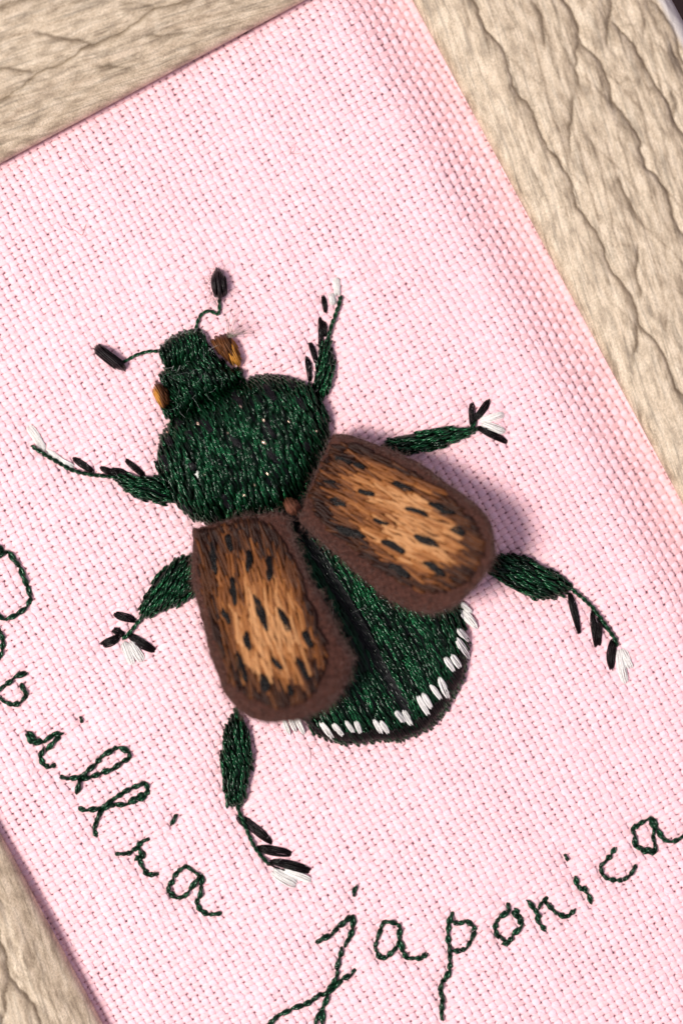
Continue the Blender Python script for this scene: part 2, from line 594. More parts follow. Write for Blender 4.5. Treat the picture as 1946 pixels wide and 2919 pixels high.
    groove = np.maximum(groove, 0.50 * crease) * np.clip(tf * 1.4, 0, 1)
    edge = np.zeros(A.shape)
    if seed == 1:
        edge[:, n_in:] = np.clip((Bq[:, n_in:] - 594) / 14.0, 0, 1)
    W = np.concatenate([P(flat, LIPZ)[:, :2], Zf[:, None]], 1)
    mb = MB()
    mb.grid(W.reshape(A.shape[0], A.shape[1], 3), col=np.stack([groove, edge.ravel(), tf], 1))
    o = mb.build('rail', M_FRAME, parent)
    at = o.data.attributes.new('grain', 'FLOAT_VECTOR', 'POINT')
    at.data.foreach_set('vector', np.stack([ga + seed * 37.0, sk, np.zeros(len(ga))], 1).astype(np.float32).ravel())
    return o


fr_org = P([c_tl + NR * OPEN_W / 2 + DR * OPEN_H / 2], -11)[0]
frame = empty('picture_frame', fr_org, 'beige wood-grain frame around the pink cloth', 'picture frame')
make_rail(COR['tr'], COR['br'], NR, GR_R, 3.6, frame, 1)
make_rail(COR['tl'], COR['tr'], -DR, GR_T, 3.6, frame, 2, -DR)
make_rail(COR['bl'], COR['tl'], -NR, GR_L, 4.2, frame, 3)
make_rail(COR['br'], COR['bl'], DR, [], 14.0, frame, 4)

# ------------------------------------------------------------------ stitching helpers
GREEN = (0.0036, 0.040, 0.014)
DKGREEN = (0.0004, 0.003, 0.0012)
BLACK = (0.004, 0.0026, 0.0026)
WHITE = (0.80, 0.775, 0.74)


def jitter_col(c, k):
    return np.clip(np.array(c) * (1 + random.uniform(-k, k)), 0, 1)


def dome(poly, hmax, R):
    def f(xy):
        d, ins = poly_dist(poly, np.atleast_2d(xy))
        t = np.clip(d / R, 0, 1)
        return np.where(ins, hmax * np.sqrt(np.clip(1 - (1 - t) ** 2, 0, 1)), 0.0)
    return f


def pad(poly, zf, name, mat, parent, col, drop=0.10, base=-0.25, n=80, bottom=None):
    """closed low mound under the stitches"""
    pl = smooth_poly(poly, n, 1)
    c = pl.mean(0)
    rings = [1.0, 0.985, 0.96, 0.92, 0.86, 0.78, 0.66, 0.5, 0.3, 0.02]
    rows = []
    cols = []
    low = base if bottom is None else None
    for i, r in enumerate([1.0] + rings):
        xy = c + (pl - c) * r
        if i == 0:
            z = np.full(n, base)
        else:
            z = zf(xy) - drop
        rows.append(P(xy, z))
    mb = MB()
    mb.grid(np.stack(rows), True, col)
    bot = [P(c + (pl - c) * r, base) for r in (1.0, 0.02)]
    mb.grid(np.stack(bot[::-1]), True, col)
    return mb.build(name, mat, parent)


def fill(mb, poly, ang, spacing, lens, zf, width, colf, plies=2, pitch=0.95, fan=None, dip=0.14, ajit=3.0, arch=0.05,
         sides=5, endj=7, zlift=0.06):
    """long-and-short stitches in a polygon (photo px), along ang degrees (image, y down)"""
    poly = np.asarray(poly, float)
    th = math.radians(ang)
    d = np.array([math.cos(th), math.sin(th)])
    n = np.array([-d[1], d[0]])
    pr, pn = poly @ d, poly @ n
    s = pn.min() + spacing * 0.5
    cnt = 0
    while s < pn.max():
        sj = s + random.uniform(-0.1, 0.1) * spacing
        a, b = np.c_[pr, pn], np.roll(np.c_[pr, pn], -1, 0)
        xs = []
        for (x0, y0), (x1, y1) in zip(a, b):
            if (y0 > sj) != (y1 > sj):
                xs.append(x0 + (sj - y0) * (x1 - x0) / (y1 - y0))
        xs.sort()
        for x0, x1 in zip(xs[::2], xs[1::2]):
            x0 -= random.uniform(0, endj)
            x1 += random.uniform(0, endj)
            if x1 - x0 < 10:
                continue
            cuts = [x0]
            first = random.uniform(0.35, 1.0) * random.uniform(*lens)
            pos = x0 + first
            while pos < x1 - 0.4 * lens[0]:
                cuts.append(pos)
                pos += random.uniform(*lens)
            cuts.append(x1)
            for q0, q1 in zip(cuts[:-1], cuts[1:]):
                q0 -= random.uniform(1, 7)
                q1 += random.uniform(1, 7)
                m = max(5, int((q1 - q0) / 7))
                t = np.linspace(0, 1, m)
                aj = math.radians(random.uniform(-ajit, ajit))
                sk_ = sj + random.uniform(-0.32, 0.32) * spacing
                ss = sk_ + (t - 0.5) * (q1 - q0) * math.tan(aj)
                xy = (q0 + t * (q1 - q0))[:, None] * d + ss[:, None] * n
                xy = xy + (0.5 * spacing * N2(xy[:, 0] / 55 + 3, xy[:, 1] / 55))[:, None] * n
                if fan is not None:
                    xy = fan(xy)
                zz = zf(xy) + zlift + arch * np.sin(np.pi * t) + random.uniform(-0.05, 0.05)
                e = np.minimum(t, 1 - t) * (q1 - q0)
                zz = zz - dip * np.clip(1 - e / 9.0, 0, 1)
                W = P(xy, zz)
                cx, cy = xy[m // 2]
                if plies > 1:
                    mb.ply(W, width * S, plies, pitch, colf(cx, cy), sides)
                else:
                    env = np.minimum(1, e / 6.0 * 0.75 + 0.35)
                    mb.tube(W, width * S * 0.5 * env, sides, colf(cx, cy))
                cnt += 1
        s += spacing
    return cnt


def bundle(mb, p0, p1, w, col, zf=None, nf=7, h=0.22, bend=0.0, k=0.15, point=0.28, rag=0.03):
    """one flat floss stitch: parallel fibres, spindle shaped; p0, p1, w in photo px"""
    p0, p1 = np.array(p0, float), np.array(p1, float)
    L = np.linalg.norm(p1 - p0)
    d = (p1 - p0) / L
    n = np.array([-d[1], d[0]])
    m = 13
    t = np.linspace(0, 1, m)
    lay = [(o, 0) for o in np.linspace(-1, 1, nf)] + [(o, 1) for o in np.linspace(-0.62, 0.62, max(2, nf - 3))]
    for o, l in lay:
        o = o + random.uniform(-0.1, 0.1)
        spread = np.clip(np.sin(np.pi * np.clip(t, 0.03, 0.97)) * 1.6, 0, 1) ** 0.6
        spread = point + (1 - point) * spread
        if point < 0.2:
            spread = point + (1 - point) * np.sin(np.pi * t) ** (0.55 if point > 0.12 else 0.9)
        ta, tb_ = random.uniform(0, rag), 1 - random.uniform(0, rag)
        tt = ta + (tb_ - ta) * t
        xy = p0 + (tt * L)[:, None] * d + ((o * spread * w * 0.42) + bend * L * np.sin(np.pi * t) + w * 0.05 * math.sin(o * 9) * np.sin(2 * np.pi * t))[:, None] * n
        base = (fabric_z(xy) + FT) if zf is None else zf(xy)
        e = np.minimum(t, 1 - t) * L
        hump = h * (1 - 0.55 * o * o) * np.clip(np.sin(np.pi * t) * 2.2, 0, 1) ** 0.5 * (1.0 if l else 0.62)
        zz = base + hump - 0.22 * np.clip(1 - e / 10.0, 0, 1)
        r = w * S * 0.5 * (1.12 / nf) * (0.55 + 0.45 * np.clip(e / 8, 0, 1))
        mb.tube(P(xy, zz), r, 5, jitter_col(col, k), flat=0.85)


def cord(mb, pts, w, col, zf=None, h=0.13, k=0.2, pitch=1.0, split=34):
    """a twisted line of thread through px points (stem stitch)"""
    pts = np.asarray(pts, float)
    d = np.r_[0, np.cumsum(np.linalg.norm(np.diff(pts, axis=0), axis=1))]
    n = max(4, int(d[-1] / 6))
    s = np.linspace(0, d[-1], n)
    xy = np.stack([np.interp(s, d, pts[:, i]) for i in range(2)], 1)
    for _ in range(2):
        xy[1:-1] = 0.25 * xy[:-2] + 0.5 * xy[1:-1] + 0.25 * xy[2:]
    base = (fabric_z(xy) + FT) if zf is None else zf(xy)
    e = np.minimum(s, d[-1] - s)
    zz = base + h * (0.8 + 0.2 * np.cos(2 * np.pi * s / split)) - 0.25 * np.clip(1 - e / 8.0, 0, 1)
    mb.ply(P(xy, zz), w * S, 2, pitch, jitter_col(col, k), 6)


def hairs(mb, roots, dirs, length, col, r=0.011, curl=0.35, zr=None, up=0.3, seg=6):
    for (x, y, z), dv in zip(roots, dirs):
        L = random.uniform(0.6, 1.3) * length
        d3 = np.array([dv[0], -dv[1], random.uniform(0, up)])
        d3 /= np.linalg.norm(d3) + 1e-9
        side = np.cross(d3, [0, 0, 1.0])
        c1, c2 = random.uniform(-curl, curl), random.uniform(-curl, curl)
        t = np.linspace(0, 1, seg)
        p0 = P([(x, y)], z)[0]
        path = p0 + L * S * (t[:, None] * d3 + (c1 * t ** 2)[:, None] * side + (c2 * np.sin(3 * t) * t * 0.4)[:, None] * side)
        mb.tube(path, r * (1 - 0.6 * t), 3, jitter_col(col, 0.3))


# ------------------------------------------------------------------ traced shapes
HD = lambda p: tr(p, 240, 720, 1568 / 760)
FRr = lambda p: tr(p, 800, 740, 2.24)
RR = lambda p: tr(p, 1300, 1050, 1568 / 646)
FL = lambda p: tr(p, 0, 1140, 1568 / 620)
RL = lambda p: tr(p, 560, 1950, 1568 / 540)
LW = lambda p: tr(p, 500, 1400, 1568 / 600)
RW = lambda p: tr(p, 800, 1200, 1568 / 660)
AB = lambda p: tr(p, 780, 1680, 1568 / 620)

THORAX = HD([(520, 985), (455, 1075), (425, 1180), (430, 1260), (455, 1340), (500, 1440), (570, 1510), (650, 1570), (760, 1600), (900, 1600), (1050, 1570), (1200, 1510), (1320, 1400), (1390, 1240), (1440, 1090), (1442, 980), (1400, 860), (1320, 780), (1200, 735), (1080, 722), (980, 738), (900, 790), (780, 830), (650, 905), (570, 950)])
HEAD = HD([(440, 735), (470, 690), (560, 640), (650, 560), (745, 560), (800, 625), (880, 690), (940, 675), (935, 740), (880, 800), (760, 850), (650, 920), (560, 975), (480, 970), (448, 930), (510, 890), (500, 830)])
CLYP = HD([(435, 600), (450, 555), (490, 510), (560, 480), (640, 458), (700, 468), (735, 540), (745, 590), (680, 640), (600, 670), (480, 680)])
EYE_R = HD([(750, 520), (800, 488), (850, 488), (890, 530), (930, 640), (915, 668), (860, 650), (790, 590)])
EYE_L = HD([(405, 830), (430, 760), (490, 800), (508, 880), (470, 918), (430, 890)])
ABDO = AB([(235, 955), (300, 1040), (400, 1090), (500, 1105), (620, 1115), (760, 1090), (900, 1095), (1010, 1050), (1140, 990), (1250, 860), (1310, 740), (1370, 660), (1390, 520), (1410, 380), (1385, 290), (1350, 160), (1330, 80), (1270, -60), (1100, -300), (800, -560), (300, -720), (0, -760), (-300, -700), (-420, -420), (-400, 0), (-250, 450), (0, 800)])

body_c = P([(840, 1500)], 0)[0]
beetle = empty('embroidered_beetle', (body_c[0], body_c[1], FT),
               'green stitched beetle with two raised brown speckled wing cases on pink cloth', 'beetle')

# needle points for the puckering of the cloth
LEGS = []
# each leg: thigh outline, angle, shin line, black stitches, white stitches
LEGS.append(dict(
    thigh=FRr([(205, 800), (235, 845), (262, 900), (300, 850), (330, 780), (345, 660), (325, 590), (320, 520), (300, 490), (270, 540), (240, 610), (222, 700)]),
    ang=-72, shin=FRr([(295, 540), (318, 440), (350, 350), (372, 290), (384, 228)]),
    black=[FRr(p) for p in ([(268, 226), (285, 345)], [(250, 365), (246, 560)], [(276, 390), (286, 500)], [(185, 528), (226, 665)], [(166, 618), (186, 780)])],
    bw=[13, 14, 12, 14, 15],
    white=[FRr(p) for p in ([(352, 98), (365, 242)], [(318, 200), (336, 302)])], ww=[19, 18], h=0.55))
LEGS.append(dict(
    thigh=FRr([(650, 1190), (720, 1130), (790, 1120), (900, 1098), (1000, 1073), (1100, 1068), (1180, 1075), (1240, 1060), (1250, 1085), (1200, 1130), (1100, 1175), (1040, 1205), (940, 1215), (800, 1242), (690, 1260)]),
    ang=-9, shin=FRr([(1160, 1110), (1215, 1075), (1245, 1030)]),
    black=[FRr(p) for p in ([(1216, 912), (1218, 1060)], [(1330, 893), (1225, 1030)], [(1258, 1070), (1440, 1168)])],
    bw=[16, 18, 18], white=[FRr(p) for p in ([(1262, 1032), (1440, 978)], [(1266, 1038), (1445, 1108)])], ww=[20, 20], h=0.6))
LEGS.append(dict(
    thigh=RR([(200, 1400), (245, 1318), (310, 1290), (400, 1283), (490, 1303), (560, 1343), (650, 1390), (730, 1450), (790, 1510), (780, 1545), (720, 1562), (660, 1592), (560, 1602), (450, 1562), (360, 1512), (270, 1455)]),
    ang=30, shin=RR([(770, 1505), (850, 1570), (930, 1640), (1000, 1730), (1060, 1820), (1108, 1890), (1114, 1925)]),
    black=[RR(p) for p in ([(782, 1555), (850, 1835)], [(938, 1675), (962, 1925)], [(985, 1710), (985, 1920)], [(1015, 1765), (1048, 1812)], [(1088, 1870), (1072, 2085)])],
    bw=[19, 15, 15, 11, 22], white=[RR(p) for p in ([(1126, 1925), (1172, 2195)], [(1140, 1930), (1215, 2090)])], ww=[23, 22], h=0.65))
LEGS.append(dict(
    thigh=FL([(1260, 745), (1150, 747), (1080, 727), (1000, 722), (940, 680), (870, 630), (820, 565), (900, 540), (1000, 550), (1080, 552), (1170, 560), (1230, 640), (1270, 700)]),
    ang=17, shin=FL([(900, 580), (800, 552), (700, 545), (600, 530), (500, 500), (430, 455), (350, 410), (280, 365), (225, 330)]),
    black=[FL(p) for p in ([(528, 418), (684, 528)], [(718, 485), (860, 530)], [(800, 500), (944, 550)], [(905, 432), (1044, 552)])],
    bw=[17, 15, 16, 15], white=[FL(p) for p in ([(200, 175), (335, 375)], [(322, 358), (550, 492)])], ww=[23, 23], h=0.55))
LEGS.append(dict(
    thigh=FL([(1500, 1130), (1390, 1118), (1330, 1120), (1250, 1160), (1160, 1240), (1090, 1340), (1030, 1430), (1002, 1520), (1040, 1572), (1100, 1562), (1200, 1502), (1290, 1472), (1370, 1422), (1500, 1370)]),
    ang=-53, shin=FL([(1060, 1525), (1010, 1585), (960, 1650), (915, 1700), (884, 1730)]),
    black=[FL(p) for p in ([(822, 1540), (985, 1592)], [(808, 1650), (905, 1702)], [(732, 1770), (865, 1700)], [(925, 1690), (1118, 1808)])],
    bw=[21, 17, 23, 23], white=[FL(p) for p in ([(886, 1730), (965, 1925)], [(925, 1730), (1035, 1900)])], ww=[24, 24], h=0.65))
LEGS.append(dict(
    thigh=RL([(330, 200), (390, 290), (430, 400), (455, 490), (465, 600), (455, 700), (425, 800), (415, 920), (385, 995), (330, 1000), (265, 1015), (248, 930), (238, 850), (203, 740), (188, 650), (213, 560), (213, 480), (238, 380), (280, 280)]),
    ang=80, shin=RL([(320, 940), (350, 1050), (395, 1150), (430, 1240), (470, 1330), (510, 1390), (560, 1450), (610, 1500)]),
    black=[RL(p) for p in ([(335, 1080), (420, 1190)], [(385, 1110), (622, 1315)], [(505, 1350), (780, 1405)], [(610, 1470), (940, 1545)])],
    bw=[15, 22, 24, 28], white=[RL(p) for p in ([(615, 1530), (850, 1665)], [(700, 1530), (968, 1635)])], ww=[29, 24], h=0.7))

# letters: word, character, strokes (each vertex pair is one stitch), dot
Z1 = lambda p: tr(p, 0, 1500, 3.92)
Z2 = lambda p: tr(p, 50, 2020, 4)
Z3 = lambda p: tr(p, 300, 2300, 4)
Z4 = lambda p: tr(p, 730, 2500, 4)
Z5 = lambda p: tr(p, 1020, 2560, 4)
Z6 = lambda p: tr(p, 1380, 2400, 4.9)
Z7 = lambda p: tr(p, 1626, 2280, 4.9)
LET = [
    ('capital letter P with a wide round bowl, first of the stitched name', [Z1(p) for p in (
        [(-80, 185), (45, 268)], [(-80, 350), (90, 283)], [(92, 280), (222, 452), (308, 668), (348, 800), (305, 895), (195, 985), (72, 1042), (-80, 965)])], None),
    ('small letter o between the capital P and a looped p', [Z1(p) for p in ([(-60, 1130), (5, 1170), (42, 1280), (32, 1380), (-5, 1475), (-60, 1500)],)], None),
    ('letter p with an open hooked bowl, before the first i', [Z1(p) for p in (
        [(-80, 1868), (60, 1780), (155, 1700), (302, 1636)], [(236, 1760), (305, 1890), (235, 1965), (140, 2000), (50, 1968), (-5, 1905), (-60, 1880)])], None),
    ('letter i with a bent foot and tiny dot, between p and l', [Z2(p) for p in (
        [(120, 265), (215, 365), (300, 378), (400, 302), (518, 286)], [(108, 285), (165, 395), (290, 380)], [(482, 318), (340, 478)], [(298, 455), (262, 560), (310, 650), (375, 672), (435, 632)])],
        Z2([(716, 80), (742, 172)])),
    ('looped letter l with a wide open loop, next to the first i', [Z2(p) for p in (
        [(488, 772), (590, 805), (735, 770)], [(718, 790), (682, 972)], [(730, 790), (905, 620), (945, 560), (1100, 465), (1145, 438), (1280, 490), (1275, 570), (1195, 605), (1100, 690), (965, 735), (850, 780), (735, 808)])], None),
    ('looped letter l with a narrow loop, before the second i', [Z2(p) for p in (
        [(702, 1132), (800, 1165), (950, 1140)], [(965, 1150), (900, 1290), (882, 1390), (908, 1455)], [(950, 1150), (1085, 1035), (1200, 960), (1310, 900), (1455, 840), (1490, 925), (1465, 1000), (1370, 1040), (1265, 1085), (1120, 1095), (960, 1150)], [(1460, 965), (1375, 995), (1275, 1070)])], None),
    ('letter i with a knotted middle, before the final a of its word', [Z3(p) for p in (
        [(506, 362), (420, 392), (372, 460), (308, 512), (240, 538), (122, 536)], [(388, 465), (415, 560), (345, 610)], [(440, 510), (445, 580), (370, 585)], [(385, 600), (440, 710), (485, 775), (606, 765)])],
        Z3([(818, 75), (750, 216)])),
    ('letter a with a long curled tail ending the first word', [Z3(p) for p in (
        [(935, 668), (830, 735), (775, 820), (742, 905)], [(722, 880), (720, 970), (810, 1042), (890, 1030), (965, 955), (1085, 790), (1010, 740), (930, 675)], [(1110, 785), (1095, 900), (1075, 1050)], [(1050, 1050), (1045, 1110), (1095, 1190), (1190, 1225), (1318, 1212)])], None),
    ('letter j with a long crossed tail and comma-like dot', [Z4(p) for p in (
        [(686, 748), (860, 655), (930, 580), (1095, 435)], [(1105, 435), (1100, 580), (1062, 700), (1005, 795)], [(972, 800), (955, 920), (920, 1050), (925, 1120), (870, 1225), (808, 1285)],
        [(1132, 1050), (1090, 1115), (975, 1175), (890, 1265), (745, 1350)], [(740, 1325), (640, 1405), (540, 1462), (400, 1510), (250, 1580), (150, 1680), (40, 1790)],
        [(820, 1330), (765, 1480), (742, 1530), (670, 1680), (630, 1790)], [(755, 1510), (752, 1690), (735, 1790)])], Z4([(1160, 85), (1105, 165), (1118, 230)])),
    ('letter a between the stitched j and p', [Z5(p) for p in (
        [(285, 270), (440, 290), (482, 330), (472, 480), (440, 560), (340, 660), (255, 692), (215, 620), (192, 560), (215, 470), (260, 350), (295, 262)], [(472, 470), (508, 610), (562, 692), (640, 692), (725, 690), (786, 632)])], None),
    ('letter p with a long straight stem, after j and a', [Z5(p) for p in (
        [(1082, 165), (1030, 300), (1022, 420), (1040, 520), (1045, 640), (1045, 740), (1050, 820), (990, 945)], [(965, 925), (935, 1060), (975, 1175)], [(955, 1150), (952, 1290), (962, 1395)],
        [(1068, 272), (1140, 300), (1225, 262), (1318, 318), (1330, 380), (1285, 490), (1240, 570), (1170, 604), (1076, 604)])], None),
    ('angular letter o between the stemmed p and n', [Z6(p) for p in (
        [(328, 848), (350, 950), (205, 1065), (160, 1120), (150, 1230), (185, 1345)], [(215, 1310), (270, 1385), (340, 1405), (395, 1310), (515, 1190), (535, 1110), (480, 1010), (420, 935)], [(390, 970), (460, 1080), (520, 1150)], [(250, 1428), (350, 1400)])], None),
    ('letter n with a kicked-up tail, between o and i', [Z6(p) for p in (
        [(592, 818), (690, 935), (780, 1055)], [(720, 1040), (775, 1160), (852, 1238)], [(755, 930), (805, 850), (878, 772)], [(848, 838), (950, 940), (1020, 1015), (1140, 1055), (1190, 1010), (1265, 940)])], None),
    ('letter i drawn as a broken diagonal, between n and c', [Z6(p) for p in ([(1262, 485), (1300, 610), (1385, 685)], [(1378, 628), (1440, 730), (1492, 858)])], Z6([(1112, 158), (1172, 275)])),
    ('letter c, wide and open, between i and the last a', [Z7(p) for p in ([(625, 668), (560, 765), (505, 845), (405, 925), (430, 1035), (510, 1110), (625, 1125), (725, 1122), (830, 1050), (912, 915)],)], None),
    ('square letter a with a tail, last after the letter c', [Z7(p) for p in (
        [(1155, 265), (1050, 285), (950, 350), (858, 400)], [(850, 395), (890, 500), (905, 660)], [(895, 645), (980, 702), (1080, 745), (1185, 725), (1168, 600), (1148, 500), (1158, 400), (1110, 280)], [(920, 655), (1030, 690), (1155, 690)],
        [(1150, 270), (1205, 420), (1305, 565)], [(1275, 540), (1400, 592), (1500, 555), (1575, 500), (1680, 430)])], None),
]

pk = []
for g in LEGS:
    for p in g['black'] + g['white']:
        pk += list(p)
    pk += [tuple(q) for q in smooth_poly(g['thigh'], 20)]
    pk += g['shin']
for _, st, dot in LET:
    for p in st:
        pk += p
    if dot:
        pk += dot
for pl in (THORAX, HEAD, ABDO):
    pk += [tuple(q) for q in smooth_poly(pl, 50)]
PKA = np.array(pk)
gx = np.arange(-200, 2200, 12.0)
gy = np.arange(-200, 3160, 12.0)
GXX, GYY = np.meshgrid(gx, gy, indexing='ij')
gp = np.c_[GXX.ravel(), GYY.ravel()]
dmin = np.full(len(gp), 1e9)
for i in range(0, len(PKA), 64):
    q = PKA[i:i + 64]
    dd = np.sqrt(((gp[:, None, 0] - q[None, :, 0]) ** 2 + (gp[:, None, 1] - q[None, :, 1]) ** 2)).min(1)
    dmin = np.minimum(dmin, dd)
PUCK_GRID = (0.36 * np.exp(-dmin / 20.0)).reshape(GXX.shape)

# ------------------------------------------------------------------ pink plain-weave cloth
cloth_o = P([c_tl + NR * OPEN_W / 2 + DR * OPEN_H / 2], -0.6)[0]
cloth = empty('cloth', cloth_o, 'pink plain-weave cotton cloth stretched flat inside the frame', 'cloth')
UA = math.radians(-29.6)                           # weft direction in the photo (y down)
EU = np.array([math.cos(UA), math.sin(UA)])
EV = np.array([-math.sin(UA), math.cos(UA)])
PU, PV = 23.4, 17.3                                # spacing of the warp / weft threads, px
PINK = np.array((0.935, 0.58, 0.61))     # weft
LILAC = np.array((0.91, 0.59, 0.645))    # paler, cooler warp

# region of cloth to weave: opening (+ a bit under the frame) within the picture (+ margin)
ext = 38.0
rect = np.array([COR['tl'] + (-NR - DR) * ext, COR['tr'] + (NR - DR) * ext, COR['br'] + (NR + DR) * ext, COR['bl'] + (-NR + DR) * ext])


def clip_line(o, d, poly_list):
    lo, hi = -1e9, 1e9
    for poly in poly_list:
        c = poly.mean(0)
        for p, q in zip(poly, np.roll(poly, -1, 0)):
            e = q - p
            nn = np.array([e[1], -e[0]])
            if nn @ (c - p) < 0:
                nn = -nn
            den, num = nn @ d, nn @ (p - o)
            if abs(den) < 1e-9:
                if num > 0:
                    return None
                continue
            t = num / den
            if den > 0:
                lo = max(lo, t)
            else:
                hi = min(hi, t)
    return (lo, hi) if hi > lo + 1 else None




def warp_xy(xy):
    dx = 7 * N1(xy[:, 0] / 330 + 11, xy[:, 1] / 330) + 2.6 * N3(xy[:, 0] / 70, xy[:, 1] / 70 + 4)
    dy = 7 * N2(xy[:, 0] / 330 + 5, xy[:, 1] / 330 + 9) + 2.6 * N4(xy[:, 0] / 70 + 3, xy[:, 1] / 70)
    return xy + np.c_[dx, dy]


def weave(family):
    mb = MB()
    grain = []
    if family == 'weft':
        d, n, sp, cross = EU, EV, PV, PU
        half0, par = 0.452 * PV, 0
    else:
        d, n, sp, cross = EV, EU, PU, PV
        half0, par = 0.415 * PU, 1
    arc = np.radians(np.linspace(-12, 192, 7))
    ks = range(-260, 260)
    SUB = 3
    for k in ks:
        off = k * sp
        o = n * off + np.array([973.0, 1459.0])
        r = clip_line(o, d, [rect])
        if r is None:
            continue
        off2 = random.gauss(0, 0.022) * sp
        o = o + n * off2
        i0, i1 = int(math.floor(r[0] / cross * SUB)), int(math.ceil(r[1] / cross * SUB))
        idx = np.arange(i0, i1 + 1)
        s = idx * (cross / SUB)
        ph = np.pi * (idx / SUB + k + par)
        xy = o + s[:, None] * d
        # thick and thin yarn
        slub = 1 + 0.10 * N1(s / 130 + k * 3.7, np.full(len(s), k * 1.3 + 50 * par)) + 0.13 * N2(s / 19 + k * 9.1, np.full(len(s), k * 0.7))
        thin = 1 + random.gauss(0, 0.035) + (random.uniform(0.08, 0.16) if random.random() < 0.05 else 0)
        wig = 0.05 * sp * N3(s / 40 + k * 5.3, np.full(len(s), 3.0 * k + par)) + 0.075 * sp * N4(s / 15 + k * 7.7, np.full(len(s), 1.9 * k + par))
        xy = warp_xy(xy) + wig[:, None] * n
        A = 0.060 if family == 'weft' else 0.070
        zc = fabric_z(xy) + A * np.cos(ph) + 0.012 * N4(s / 18 + k, np.full(len(s), k * 2.1))
        half = half0 * slub * thin * (1 + 0.22 * np.cos(ph))
        th = 0.105 * slub * (1 - 0.05 * np.cos(ph))
        nn = n
        px = xy[:, None, :] + (half[:, None] * (np.sign(np.cos(arc)) * np.abs(np.cos(arc)) ** 0.8)[None, :])[..., None] * nn
        pz = zc[:, None] + th[:, None] * (np.sign(np.sin(arc)) * np.abs(np.sin(arc)) ** 0.7)[None, :]
        W = P(px.reshape(-1, 2), pz.ravel()).reshape(len(s), len(arc), 3)
        c = (PINK if family == 'weft' else LILAC) * (1 + random.gauss(0, 0.02))
        cv = np.clip(c * (1 + 0.05 * N2(s / 11 + k * 3, np.full(len(s), k * 5.1 + par)))[:, None], 0, 1)
        mb.grid(W, False, np.repeat(cv, len(arc), 0))
        gr = np.zeros((len(s), len(arc), 3))
        gr[..., 0] = (s * S)[:, None]
        gr[..., 1] = (arc * half0 * S)[None, :] + 0.55 * (s * S)[:, None]
        gr[..., 2] = k * 3.7
        grain.append(gr.reshape(-1, 3))
    return mb, np.concatenate(grain)


for fam in ('weft', 'warp'):
    mb, gr = weave(fam)
    o = mb.build(fam + '_threads', M_YARN, cloth, 'stuff')
    at = o.data.attributes.new('grain', 'FLOAT_VECTOR', 'POINT')
    at.data.foreach_set('vector', gr.astype(np.float32).ravel())
# short fibres standing off the yarn
mb = MB()
for _ in range(7000):
    q = np.array([random.uniform(-20, 1966), random.uniform(-20, 2940)])
    if ((q - R0) @ NR) > 0 or ((q - T0) @ DR) < 0 or ((q - L0) @ NR) < 0:
        continue
    a = random.uniform(0, 6.28)
    L = random.uniform(8, 26)
    c = random.uniform(-0.8, 0.8)
    t = np.linspace(0, 1, 4)
    xy = q + L * (t[:, None] * np.array([math.cos(a), math.sin(a)]) + (c * t ** 2)[:, None] * np.array([-math.sin(a), math.cos(a)]))
    z = float(fabric_z(q[None])[0]) + FT - 0.05 + 0.16 * np.sin(np.pi * t * random.uniform(0.5, 1.0))
    mb.tube(P(xy, z), 0.007, 3, (0.95, 0.74, 0.78))
mb.build('surface_fuzz', M_CLOTH, cloth, 'stuff')
# backing board under the cloth follows its shape
mb = MB()
uu = np.linspace(0, 1, 70)
vv = np.linspace(0, 1, 100)
bp = []
for v in vv:
    a = rect[0] + (rect[3] - rect[0]) * v
    b = rect[1] + (rect[2] - rect[1]) * v
    bp.append(a + (b - a) * uu[:, None])
bp = np.array(bp)
flat = bp.reshape(-1, 2)
zt = np.array(fabric_z(flat)) - 0.155
mb.grid(P(flat, zt).reshape(100, 70, 3), False, (0.85, 0.46, 0.54))
mb.grid(P(flat, -4.0).reshape(100, 70, 3)[::33, ::23], False, (0.5, 0.4, 0.35))
mb.build('backing', M_BACK, cloth)

# ------------------------------------------------------------------ beetle body


def fz(extra):
    return lambda xy: fabric_z(np.atleast_2d(xy)) + FT + extra(xy)


def green_col(x, y):
    return jitter_col(GREEN, 0.75)


def bristle_border(poly, n, length, col, z, parent, r=0.010):
    mb = MB()
    pl = smooth_poly(poly, 240)
    c = pl.mean(0)
    roots, dirs = [], []
    for _ in range(n):
        q = pl[random.randrange(240)]
        dv = (q - c) / np.linalg.norm(q - c)
        a = random.gauss(0, 0.8)
        dv = np.array([dv[0] * math.cos(a) - dv[1] * math.sin(a), dv[0] * math.sin(a) + dv[1] * math.cos(a)])
        roots.append((q[0] - dv[0] * 6, q[1] - dv[1] * 6, z + random.uniform(0, 0.3)))
        dirs.append(dv)
    hairs(mb, roots, dirs, length, col, r, 0.6)
    return mb.build('stray_fibres', M_FIBRE, parent, 'stuff')


def scatter_fibres(poly, zf, n, length, col, parent, r=0.009):
    mb = MB()
    pl = np.asarray(poly, float)
    lo, hi = pl.min(0), pl.max(0)
    roots, dirs = [], []
    while len(roots) < n:
        q = np.array([random.uniform(lo[0], hi[0]), random.uniform(lo[1], hi[1])])
        if not poly_dist(pl, q[None])[1][0]:
            continue
        a = random.uniform(0, 6.28)
        roots.append((q[0], q[1], float(zf(q[None])[0]) + 0.15))
        dirs.append(np.array([math.cos(a), math.sin(a)]))
    hairs(mb, roots, dirs, length, col, r, 1.1, up=0.35, seg=8)
    return mb.build('stray_fibres', M_FIBRE, parent, 'stuff')


# abdomen: two padded halves with a black seam down the middle
SEAM = np.array([(800, 1420), (846, 1491), (928, 1617), (991, 1723), (1044, 1815), (1096, 1920), (1149, 2010), (1170, 2060)], float)


